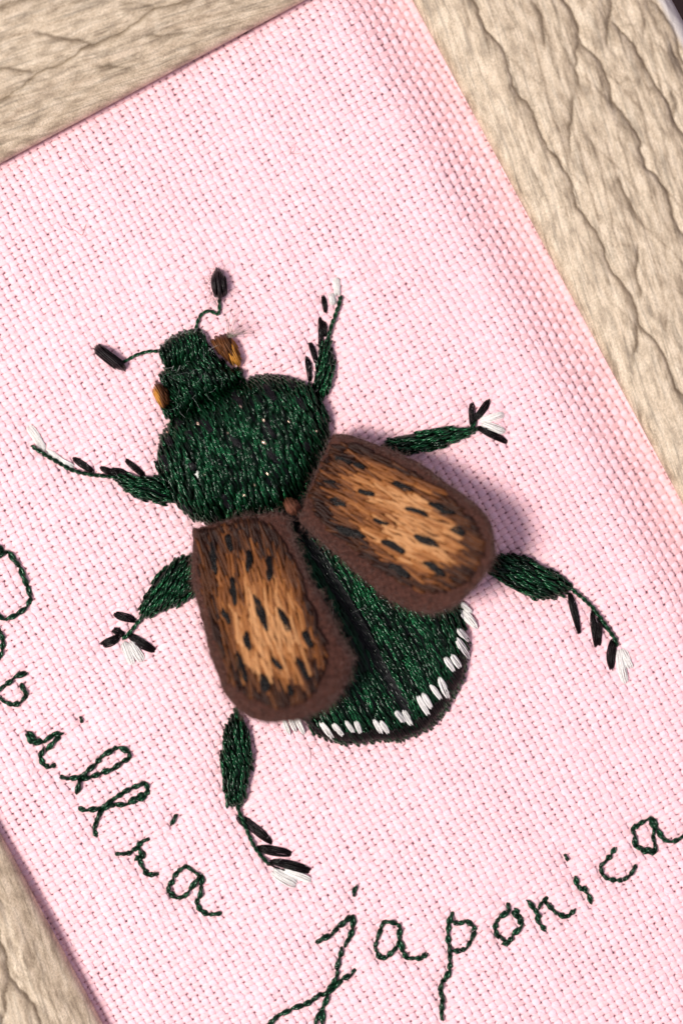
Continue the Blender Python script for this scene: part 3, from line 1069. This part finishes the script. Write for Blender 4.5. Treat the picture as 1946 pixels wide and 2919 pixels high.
def seam_d(xy):
    p0, p1 = SEAM[:-1], SEAM[1:]
    ab = p1 - p0
    ap = xy[:, None] - p0[None]
    t = np.clip((ap * ab).sum(-1) / (ab * ab).sum(-1), 0, 1)
    return np.linalg.norm(ap - t[..., None] * ab, axis=-1).min(1)


ab_d = dome(ABDO, 1.35, 150)
ab_z = fz(lambda xy: ab_d(xy) - 0.55 * np.exp(-(seam_d(np.atleast_2d(xy)) / 26.0) ** 2) * np.clip(ab_d(xy), 0, 1))
abdomen = pad(ABDO, lambda xy: np.minimum(ab_z(xy), fabric_z(xy) + FT + 0.75), 'abdomen', M_GREEN, beetle, DKGREEN, n=110)
mb = MB()


def ab_col(x, y):
    if seam_d(np.array([[x, y]]))[0] < 13:
        return jitter_col((0.006, 0.010, 0.007), 0.3)
    return jitter_col(GREEN, 0.75)


fill(mb, ABDO, 62, 9.6, (50, 120), ab_z, 10.6, ab_col, pitch=1.4, ajit=5)
mb.build('satin_stitches', M_GREEN, abdomen, 'stuff')
# black and white border stitches of the abdomen
bord = np.array(AB([(235, 930), (300, 1010), (400, 1058), (500, 1075), (620, 1085), (760, 1060), (900, 1062), (1010, 1020), (1110, 960), (1215, 840), (1280, 725), (1335, 640), (1365, 530), (1385, 420)]))
bd = np.r_[0, np.cumsum(np.linalg.norm(np.diff(bord, axis=0), axis=1))]
for s in np.arange(0, bd[-1], 12.5):
    q = np.array([np.interp(s, bd, bord[:, k]) for k in range(2)])
    a = math.radians(58 + random.uniform(-9, 9))
    dv = np.array([math.cos(a), math.sin(a)])
    l = random.uniform(36, 50)
    mb = MB()
    zz = lambda xy: ab_z(xy) + 0.10
    bundle(mb, q - dv * l * 0.70, q + dv * l * 0.36, 12, (0.010, 0.007, 0.007), zf=zz, nf=4, h=0.22, k=0.6, rag=0.1)
    mb.build('black_stitch', M_BLACK, abdomen)
WB = [((1340, 92), (1428, 168), 17), ((1348, 150), (1460, 275), 28), ((1322, 283), (1408, 375), 20), ((1316, 350), (1405, 495), 22), ((1278, 465), (1348, 575), 20), ((1232, 490), (1302, 595), 18),
      ((1192, 635), (1262, 795), 22), ((1128, 685), (1212, 800), 16), ((1072, 750), (1142, 865), 18), ((1032, 765), (1122, 915), 18), ((928, 865), (998, 990), 18), ((872, 870), (948, 965), 18), ((768, 945), (832, 1050), 16),
      ((718, 935), (788, 1048), 16), ((586, 940), (628, 1045), 16), ((516, 945), (578, 1040), 14), ((422, 965), (508, 1065), 18), ((336, 958), (434, 1085), 18), ((150, 900), (218, 1040), 18), ((110, 910), (160, 1025), 16), ((70, 930), (115, 1048), 16)]
for a, b, wd in WB:
    p = AB([a, b])
    mb = MB()
    zz = lambda xy: np.maximum(ab_z(xy), fabric_z(xy) + FT) + 0.20
    p = np.array(p)
    p = p.mean(0) + (p - p.mean(0)) * 1.14
    bundle(mb, p[0], p[1], wd * 0.92, WHITE, zf=zz, nf=5, h=0.12, k=0.12, point=0.19, rag=0.08)
    mb.build('white_stitch', M_WHITE, abdomen)
# dark seam threads
for i in range(7):
    mb = MB()
    o = (i - 3) * 4.5
    seg = SEAM + np.array([0.87, -0.5]) * o
    j0 = random.choice([0, 1])
    cord(mb, seg[j0:], 9, (0.010, 0.010, 0.011), zf=lambda xy: ab_z(xy) + 0.02, h=0.10, pitch=1.6)
    mb.build('seam_thread', M_BLACK, abdomen)
mb = MB()
scatter_fibres(ABDO, ab_z, 30, 26, (0.35, 0.36, 0.34), abdomen, 0.010)

# thorax
th_d = dome(THORAX, 2.1, 150)
th_z = fz(th_d)
thorax = pad(THORAX, th_z, 'thorax', M_GREEN, beetle, DKGREEN, n=110)
mb = MB()
fill(mb, THORAX, 68, 9.6, (42, 100), th_z, 10.8, green_col, pitch=1.5, dip=0.26, arch=0.13, ajit=7)
mb.build('satin_stitches', M_GREEN, thorax, 'stuff')
TB = [((870, 790), (905, 885)), ((1055, 765), (1130, 885)), ((1190, 735), (1245, 810)), ((1240, 825), (1300, 945)), ((680, 965), (760, 1065)), ((1040, 985), (1130, 1100)), ((838, 1055), (940, 1165)), ((598, 1035), (640, 1110)),
      ((1060, 1145), (1170, 1255)), ((600, 1225), (660, 1285)), ((450, 1180), (500, 1295)), ((805, 1415), (880, 1525)), ((1285, 1105), (1340, 1175)), ((560, 1475), (640, 1545)), ((890, 845), (930, 915)), ((480, 1075), (520, 1145)),
      ((540, 960), (575, 1030)), ((830, 770), (860, 820))]
for a, b in TB:
    p = HD([a, b])
    mb = MB()
    bundle(mb, p[0], p[1], 20, (0.008, 0.007, 0.009), zf=lambda xy: th_z(xy) + 0.16, nf=6, h=0.13, point=0.15)
    mb.build('black_stitch', M_BLACK, thorax)
FLK = [(920, 905, 42, 75), (1055, 985, 34, 65), (1058, 1118, 48, 30), (670, 1005, 26, 60), (845, 1065, 26, 70), (1080, 1300, 32, 35), (1005, 1365, 22, 80), (710, 1298, 30, 80), (1205, 992, 24, 80), (940, 1427, 30, 15), (1365, 1050, 24, 70), (490, 1060, 22, 60)]
for x, y, l, a in FLK:
    c = np.array(HD([(x, y)])[0])
    dv = np.array([math.cos(math.radians(a)), math.sin(math.radians(a))]) * l / 2.06 / 2
    t = np.linspace(0, 1, 5)
    xy = c - dv + t[:, None] * 2 * dv
    mb = MB()
    mb.tube(P(xy, th_z(xy) + 0.22 - 0.1 * (2 * t - 1) ** 2), np.array([0.03, 0.085, 0.095, 0.085, 0.03]), 5, (0.85, 0.60, 0.45), flat=0.5)
    mb.build('bronze_fleck', M_GOLD, thorax)
scatter_fibres(THORAX, th_z, 40, 24, (0.22, 0.26, 0.24), thorax, 0.007)

# head
hd_d = dome(HEAD, 1.3, 95)
hd_z = fz(hd_d)
head = pad(HEAD, hd_z, 'head', M_GREEN, beetle, DKGREEN)
mb = MB()
fill(mb, HEAD, 58, 9.2, (26, 55), hd_z, 10.0, green_col, pitch=1.2, dip=0.24, arch=0.08, ajit=8)
mb.build('satin_stitches', M_GREEN, head, 'stuff')
cl_d = dome(CLYP, 1.05, 60)
cl_z = fz(cl_d)
snout = pad(CLYP, cl_z, 'snout', M_GREEN, beetle, DKGREEN, n=60)
mb = MB()
fill(mb, CLYP, 74, 9.2, (36, 70), cl_z, 10.0, green_col, pitch=1.2, dip=0.16, arch=0.06)
mb.build('satin_stitches', M_GREEN, snout, 'stuff')
scatter_fibres(HEAD, hd_z, 34, 26, (0.30, 0.33, 0.31), head, 0.007)
bristle_border(CLYP, 26, 26, (0.6, 0.58, 0.55), FT + 0.5, snout, 0.009)

# eyes
for poly, gold_at, ang in ((EYE_R, np.array(HD([(915, 590)])[0]), 60), (EYE_L, np.array(HD([(415, 850)])[0]), 66)):
    ez = fz(dome(poly, 0.9, 26))
    eye = pad(poly, ez, 'eye', M_BROWN, beetle, (0.08, 0.03, 0.01), n=40)
    cc = np.array(poly).mean(0)
    gd = (gold_at - cc) / np.linalg.norm(gold_at - cc)
    gext = max((np.array(poly) - cc) @ gd)

    def eye_col(x, y):
        t = ((np.array([x, y]) - cc) @ gd) / gext
        if t > 0.30:
            return jitter_col((0.44, 0.19, 0.032), 0.2)
        return jitter_col((0.10, 0.036, 0.012), 0.4)
    mb = MB()
    fill(mb, poly, ang, 3.6, (40, 90), ez, 4.6, eye_col, plies=1, dip=0.14, arch=0.08, endj=3, ajit=6)
    mb.build('satin_stitches', M_BROWN, eye, 'stuff')
    if poly is EYE_R:
        mb = MB()
        q = np.array(HD([(850, 495)])[0])
        roots, dirs = [], []
        for i in range(34):
            a = math.radians(random.uniform(-95, 0) - 5)
            roots.append((q[0] + random.uniform(-6, 8), q[1] + random.uniform(-4, 4), 0.9))
            dirs.append(np.array([math.cos(a), math.sin(a)]))
        hairs(mb, roots, dirs, 78, (0.20, 0.18, 0.13), 0.011, 0.22, up=0.35)
        mb.build('stray_fibres', M_FIBRE, eye, 'stuff')

# antennae: green stem and black club
ANT = [([(655, 465), (668, 400), (690, 358), (740, 338), (790, 372), (797, 320), (793, 265)], [(800, 282), (752, 230), (743, 160), (785, 92), (832, 150), (838, 222)], 86),
       ([(440, 580), (380, 580), (310, 600), (225, 648)], [(240, 690), (185, 682), (130, 642), (72, 605), (58, 562), (88, 543), (142, 570), (205, 622), (238, 652)], 38)]
for stem, club, ang in ANT:
    stem = HD(stem)
    club = HD(club)
    cz = fz(dome(club, 0.8, 20))
    ant = pad(club, cz, 'antenna', M_BLACK, beetle, BLACK, n=36)
    mb = MB()
    fill(mb, club, ang, 4.6, (120, 200), cz, 6.5, lambda x, y: jitter_col((0.010, 0.007, 0.008), 0.4), plies=1, dip=0.2, arch=0.10, endj=3)
    mb.build('club_stitches', M_BLACK, ant, 'stuff')
    mb = MB()
    cord(mb, stem, 11, GREEN, h=0.16, pitch=0.9)
    mb.build('stem_stitch', M_GREEN, ant)
    bristle_border(club, 60 if ang == 86 else 12, 36, (0.03, 0.027, 0.027), FT + 0.3, ant, 0.011)

# legs
for g in LEGS:
    lz = fz(dome(g['thigh'], g['h'], 30))
    leg = pad(g['thigh'], lz, 'leg', M_GREEN, beetle, DKGREEN, n=70)
    mb = MB()
    fill(mb, g['thigh'], g['ang'], 9.0, (36, 75), lz, 10.6, green_col, pitch=1.2, dip=0.22, arch=0.09, ajit=7)
    mb.build('satin_stitches', M_GREEN, leg, 'stuff')
    for p, wd in zip(g['black'], g['bw']):
        mb = MB()
        p = np.array(p)
        p = p.mean(0) + (p - p.mean(0)) * 1.16
        bundle(mb, p[0], p[1], wd * 1.2, BLACK, nf=7, h=0.14, point=0.19, rag=0.08, k=0.5, bend=random.uniform(-0.04, 0.04))
        mb.build('black_stitch', M_BLACK, leg)
    for p, wd in zip(g['white'], g['ww']):
        mb = MB()
        bundle(mb, p[0], p[1], wd * 1.1, WHITE, nf=8, h=0.13, point=0.32, bend=random.uniform(-0.05, 0.05), k=0.14, rag=0.08)
        mb.build('white_stitch', M_WHITE, leg)
    mb = MB()
    cord(mb, g['shin'], 13, GREEN, h=0.26, pitch=0.9)
    mb.build('shin_stitch', M_GREEN, leg)
    bristle_border(g['thigh'], 14, 20, (0.25, 0.25, 0.24), FT + 0.2, leg, 0.009)

# ------------------------------------------------------------------ raised wing cases
FELT = (0.056, 0.022, 0.016)
LWO = LW([(125, 250), (300, 205), (480, 190), (620, 172), (780, 148), (845, 190), (862, 270), (905, 400), (960, 540), (1015, 670), (1090, 770), (1140, 860), (1190, 980), (1245, 1120), (1318, 1240), (1308, 1330), (1255, 1480), (1185, 1560), (1100, 1630), (950, 1690), (800, 1722), (650, 1722), (550, 1690), (460, 1620), (372, 1520), (330, 1420), (270, 1260), (230, 1100), (190, 940), (150, 780), (118, 640), (128, 500), (130, 350)])
LWI = LW([(225, 320), (400, 285), (600, 290), (720, 330), (800, 470), (880, 600), (940, 760), (1000, 940), (1060, 1100), (1070, 1250), (1010, 1400), (890, 1500), (720, 1530), (550, 1450), (440, 1370), (375, 1200), (320, 1000), (262, 800), (222, 560)])
LWB = [((268, 380), (302, 620), 22), ((385, 315), (420, 455), 24), ((540, 435), (540, 615), 26), ((702, 475), (698, 670), 28), ((410, 630), (442, 855), 25), ((585, 775), (682, 1045), 26), ((345, 865), (412, 995), 21), ((768, 865), (862, 1055), 23),
       ((518, 1035), (562, 1195), 26), ((948, 1035), (1022, 1175), 28), ((462, 1185), (532, 1425), 28), ((715, 1235), (802, 1335), 22), ((908, 1235), (992, 1415), 24), ((636, 1350), (684, 1505), 32), ((848, 1430), (872, 1535), 20)]
RWO = RW([(320, 82), (450, 90), (560, 130), (700, 175), (850, 240), (960, 292), (1080, 385), (1200, 470), (1320, 560), (1400, 650), (1440, 740), (1452, 860), (1440, 950), (1370, 1060), (1290, 1160), (1180, 1250), (1060, 1300), (960, 1302), (850, 1272), (750, 1220), (640, 1140), (520, 1040), (400, 925), (280, 825), (190, 740), (118, 680), (140, 600), (190, 480), (220, 360), (240, 240), (275, 130)])
RWI = RW([(290, 225), (430, 205), (560, 215), (700, 290), (850, 360), (980, 450), (1120, 550), (1240, 670), (1300, 790), (1285, 920), (1210, 1030), (1090, 1095), (940, 1105), (800, 1050), (680, 960), (540, 850), (400, 745), (300, 640), (255, 480), (262, 340)])
RWB = [((358, 245), (490, 290), 23), ((480, 285), (578, 328), 20), ((278, 408), (382, 412), 17), ((518, 466), (642, 505), 21), ((748, 415), (892, 475), 24), ((328, 525), (452, 575), 25), ((836, 585), (1004, 645), 23), ((996, 555), (1184, 625), 27),
       ((616, 662), (744, 703), 17), ((368, 715), (575, 785), 27), ((896, 765), (1074, 855), 27), ((1146, 725), (1254, 765), 29), ((676, 815), (846, 895), 27), ((726, 965), (884, 1055), 30), ((966, 955), (1114, 1055), 29)]


def wing(outline, inner, blacks, tf, ang, hinge, tip, z0, z1, light, seed):
    hinge, tip = np.array(hinge, float), np.array(tip, float)
    ax = tip - hinge
    al = np.linalg.norm(ax)
    ax /= al
    lat = np.array([-ax[1], ax[0]])
    O = smooth_poly(outline, 200, 1)
    # ragged cut edge of the felt
    nn = O - O.mean(0)
    nn /= np.linalg.norm(nn, axis=1, keepdims=True)
    rag = np.array([1.9 * N3(i / 3.1 + seed, np.array(2.0)) + 1.4 * N4(i / 1.3 + seed, np.array(7.0)) for i in np.arange(200.0)])
    O = O + nn * rag[:, None]
    latm = np.abs((O - hinge) @ lat).max()

    def plane(xy):
        t = np.clip(((xy - hinge) @ ax) / al, -0.1, 1.1)
        s = ((xy - hinge) @ lat) / latm
        return z0 + (z1 - z0) * (0.35 * t + 0.65 * t ** 1.6) - 0.9 * s ** 2 * t

    def top(xy):
        d, ins = poly_dist(O, np.atleast_2d(xy))
        t = np.clip(d / 20.0, 0, 1)
        t2 = np.clip((d - 26) / 34.0, 0, 1)
        rim = 0.42 * np.sqrt(1 - (1 - t) ** 2)
        return plane(xy) + np.where(ins, rim, 0) - 0.10 * t2 + 0.22 * np.clip(d / 120.0, 0, 1)

    n = len(O)
    c = O.mean(0)
    rows = []
    for r in (1.0, 0.992, 0.98, 0.96, 0.935, 0.9, 0.86, 0.81, 0.75, 0.65, 0.5, 0.3, 0.02):
        xy = c + (O - c) * r
        z = top(xy) + 0.03 * N2(xy[:, 0] / 7 + seed, xy[:, 1] / 7) * (r < 1)
        rows.append(P(xy, z))
    for r in (0.992, 0.97, 0.93, 0.8, 0.5, 0.02):
        xy = c + (O - c) * r
        z = plane(xy) - 0.42 * math.sqrt(max(0, 1 - max(0, (r - 0.93) / 0.07) ** 2)) + 0.0
        rows.insert(0, P(xy, z))
    m = MB()
    m.grid(np.stack(rows), True, FELT)
    w = m.build('wing_case', M_FELT, beetle)
    # thread painting
    m = MB()

    def wcol(x, y):
        q = np.array([x, y])
        t = float((q - hinge) @ ax) / al
        d = float(poly_dist(inner, q[None])[0][0])
        ins = poly_dist(inner, q[None])[1][0]
        lt = float((q - hinge) @ lat)
        st = float(N1(np.array(t * 5.5 + seed), np.array(lt / 17.0))) * 0.34 + float(N2(np.array(t * 9.0 + seed), np.array(lt / 8.0))) * 0.16
        v = (light(t) * min(1.0, 0.22 + d / 62.0) if ins else 0.03) + st * (0.4 + 0.6 * light(t)) + random.gauss(0, 0.11)
        pal = [(0.0, (0.022, 0.008, 0.005)), (0.3, (0.085, 0.028, 0.009)), (0.55, (0.19, 0.064, 0.017)), (0.8, (0.325, 0.125, 0.036)), (1.05, (0.50, 0.245, 0.10))]
        v = min(max(v, 0), 1.05)
        for (a, ca), (b, cb) in zip(pal[:-1], pal[1:]):
            if v <= b:
                k = (v - a) / (b - a)
                return np.array(ca) * (1 - k) + np.array(cb) * k
        return np.array(pal[-1][1])
    I = np.asarray(inner, float)
    I = I.mean(0) + (I - I.mean(0)) * 1.11
    for rep in range(2):
        fill(m, I, ang + (6 if rep else -5), 8.0, (45, 105), top, 9.0, wcol, plies=1, dip=0.10, arch=0.07, ajit=10, endj=12, zlift=0.03 + 0.06 * rep, sides=6)
    m.build('painted_stitches', M_BROWN, w, 'stuff')
    for a, b, wd in blacks:
        p = np.array(tf([a, b]))
        p = p.mean(0) + (p - p.mean(0)) * 1.18
        m = MB()
        bundle(m, p[0], p[1], wd * 1.02, (0.006, 0.005, 0.005), zf=lambda xy: top(xy) + 0.13, nf=8, h=0.17, point=0.08, bend=random.uniform(-0.03, 0.03))
        m.build('black_stitch', M_BLACK, w)
    # felt fuzz
    m = MB()
    roots, dirs = [], []
    for _ in range(3600):
        i = random.randrange(n)
        k = random.random()
        q = O[i] + (c - O[i]) / np.linalg.norm(c - O[i]) * (k ** 1.6) * 46
        a = random.uniform(0, 6.28)
        roots.append((q[0], q[1], float(plane(q[None])[0]) + (0.36 if k > 0.25 else 0.36 * k * 4 * random.random())))
        dv = np.array([math.cos(a), math.sin(a)]) + nn[i] * (0.8 if k < 0.1 else 0)
        dirs.append(dv)
    hairs(m, roots, dirs, 18, (0.135, 0.068, 0.054), 0.012, 1.0, up=0.7, seg=4)
    m.build('felt_fuzz', M_FIBRE, w, 'stuff')
    return w


def light_l(t):
    return float(np.interp(t, [0, 0.12, 0.22, 0.34, 0.5, 0.68, 0.82, 0.94], [0.08, 0.22, 0.55, 0.75, 0.98, 0.95, 0.72, 0.2]))


def light_r(t):
    return float(np.interp(t, [0, 0.12, 0.22, 0.34, 0.5, 0.72, 0.86, 0.96], [0.12, 0.25, 0.55, 0.72, 0.98, 0.96, 0.6, 0.2]))


wing(LWO, LWI, LWB, LW, 70, LW([(480, 190)])[0], LW([(860, 1720)])[0], 2.3, 5.2, light_l, 3)
wing(RWO, RWI, RWB, RW, 23, RW([(200, 430)])[0], RW([(1400, 960)])[0], 2.2, 4.7, light_r, 8)

# brown knot where the wing cases meet
kn = tr([(120, 210), (160, 175), (230, 170), (275, 215), (260, 290), (190, 320), (130, 290)], 780, 1380, 3.793)
kz = lambda xy: np.full(len(np.atleast_2d(xy)), 2.3) + dome(kn, 0.9, 20)(xy)
knot = pad(kn, kz, 'knot', M_FELT, beetle, (0.12, 0.05, 0.03), base=0.6, n=30)
mb = MB()
fill(mb, kn, 60, 5, (30, 60), kz, 6, lambda x, y: jitter_col((0.16, 0.06, 0.035), 0.4), plies=1, arch=0.1)
mb.build('wrapped_thread', M_BROWN, knot, 'stuff')

# ------------------------------------------------------------------ stitched letters
for label, strokes, dot in LET:
    allp = np.concatenate([np.array(s) for s in strokes])
    c = P([allp.mean(0)], FT)[0]
    L = empty('stitched_letter', c, 'dark green thread ' + label, 'letter', 'letters of the stitched name')
    for st in strokes:
        for a, b in zip(st[:-1], st[1:]):
            a, b = np.array(a), np.array(b)
            d = (b - a) / (np.linalg.norm(b - a) + 1e-9)
            nrm = np.array([-d[1], d[0]])
            sag = random.uniform(-2.2, 2.2)
            mb = MB()
            cord(mb, [a - d * 3.0, a + (b - a) * 0.3 + nrm * sag * 0.8, a + (b - a) * 0.7 + nrm * sag, b + d * 3.0], 18 + random.uniform(-1.5, 1.8), (0.003, 0.031, 0.012), h=0.15, k=0.35, pitch=random.uniform(1.3, 2.0))
            mb.build('stitch', M_GREEN, L)
    if dot:
        mb = MB()
        cord(mb, dot, 14.0, (0.003, 0.031, 0.012), h=0.13, pitch=1.1)
        mb.build('dot', M_GREEN, L)

# ------------------------------------------------------------------ loose lint on the cloth
LINT = [
    ('curled pale brown lint fibre on bare cloth by the frame', [(184, 645), (200, 656), (216, 655), (226, 668), (236, 674), (240, 652), (246, 640)], (0.40, 0.24, 0.22)),
    ('thin straight lint fibre lying near the frame', [(220, 436), (236, 456), (250, 478), (262, 490)], (0.45, 0.30, 0.28)),
    ('tiny looped lint fibre on the bare cloth', [(826, 440), (830, 420), (842, 416), (838, 432), (828, 436), (846, 440), (856, 436)], (0.55, 0.33, 0.31)),
    ('dark hooked lint speck close to the sloping cloth edge', [(1524, 968), (1534, 976), (1536, 982)], (0.10, 0.08, 0.08)),
    ('short dark curved lint on the sloping cloth edge', [(1643, 996), (1652, 1004), (1656, 1012)], (0.12, 0.10, 0.10)),
    ('faint dark lint hair on bare cloth just below the abdomen', [(880, 2130), (886, 2150), (882, 2180)], (0.25, 0.2, 0.2)),
    ('faint lint hair beside the long stemmed p', [(1432, 2742), (1420, 2760), (1414, 2790)], (0.45, 0.30, 0.30)),
    ('short brown lint dash beside the crossed tail of j', [(848, 2822), (856, 2832)], (0.25, 0.10, 0.08)),
]
for lab, pts, colr in LINT:
    pts = np.array(pts, float)
    c = P([pts.mean(0)], FT)[0]
    d = np.r_[0, np.cumsum(np.linalg.norm(np.diff(pts, axis=0), axis=1))]
    s = np.linspace(0, d[-1], 24)
    xy = np.stack([np.interp(s, d, pts[:, k]) for k in range(2)], 1)
    for _ in range(4):
        xy[1:-1] = 0.25 * xy[:-2] + 0.5 * xy[1:-1] + 0.25 * xy[2:]
    mb = MB()
    mb.tube(P(xy, fabric_z(xy) + FT + 0.02), 0.014, 4, colr)
    o = mb.build('lint_fibre', M_FIBRE)
    o['label'] = lab
    o['category'] = 'lint'
    o['group'] = 'lint on the cloth'
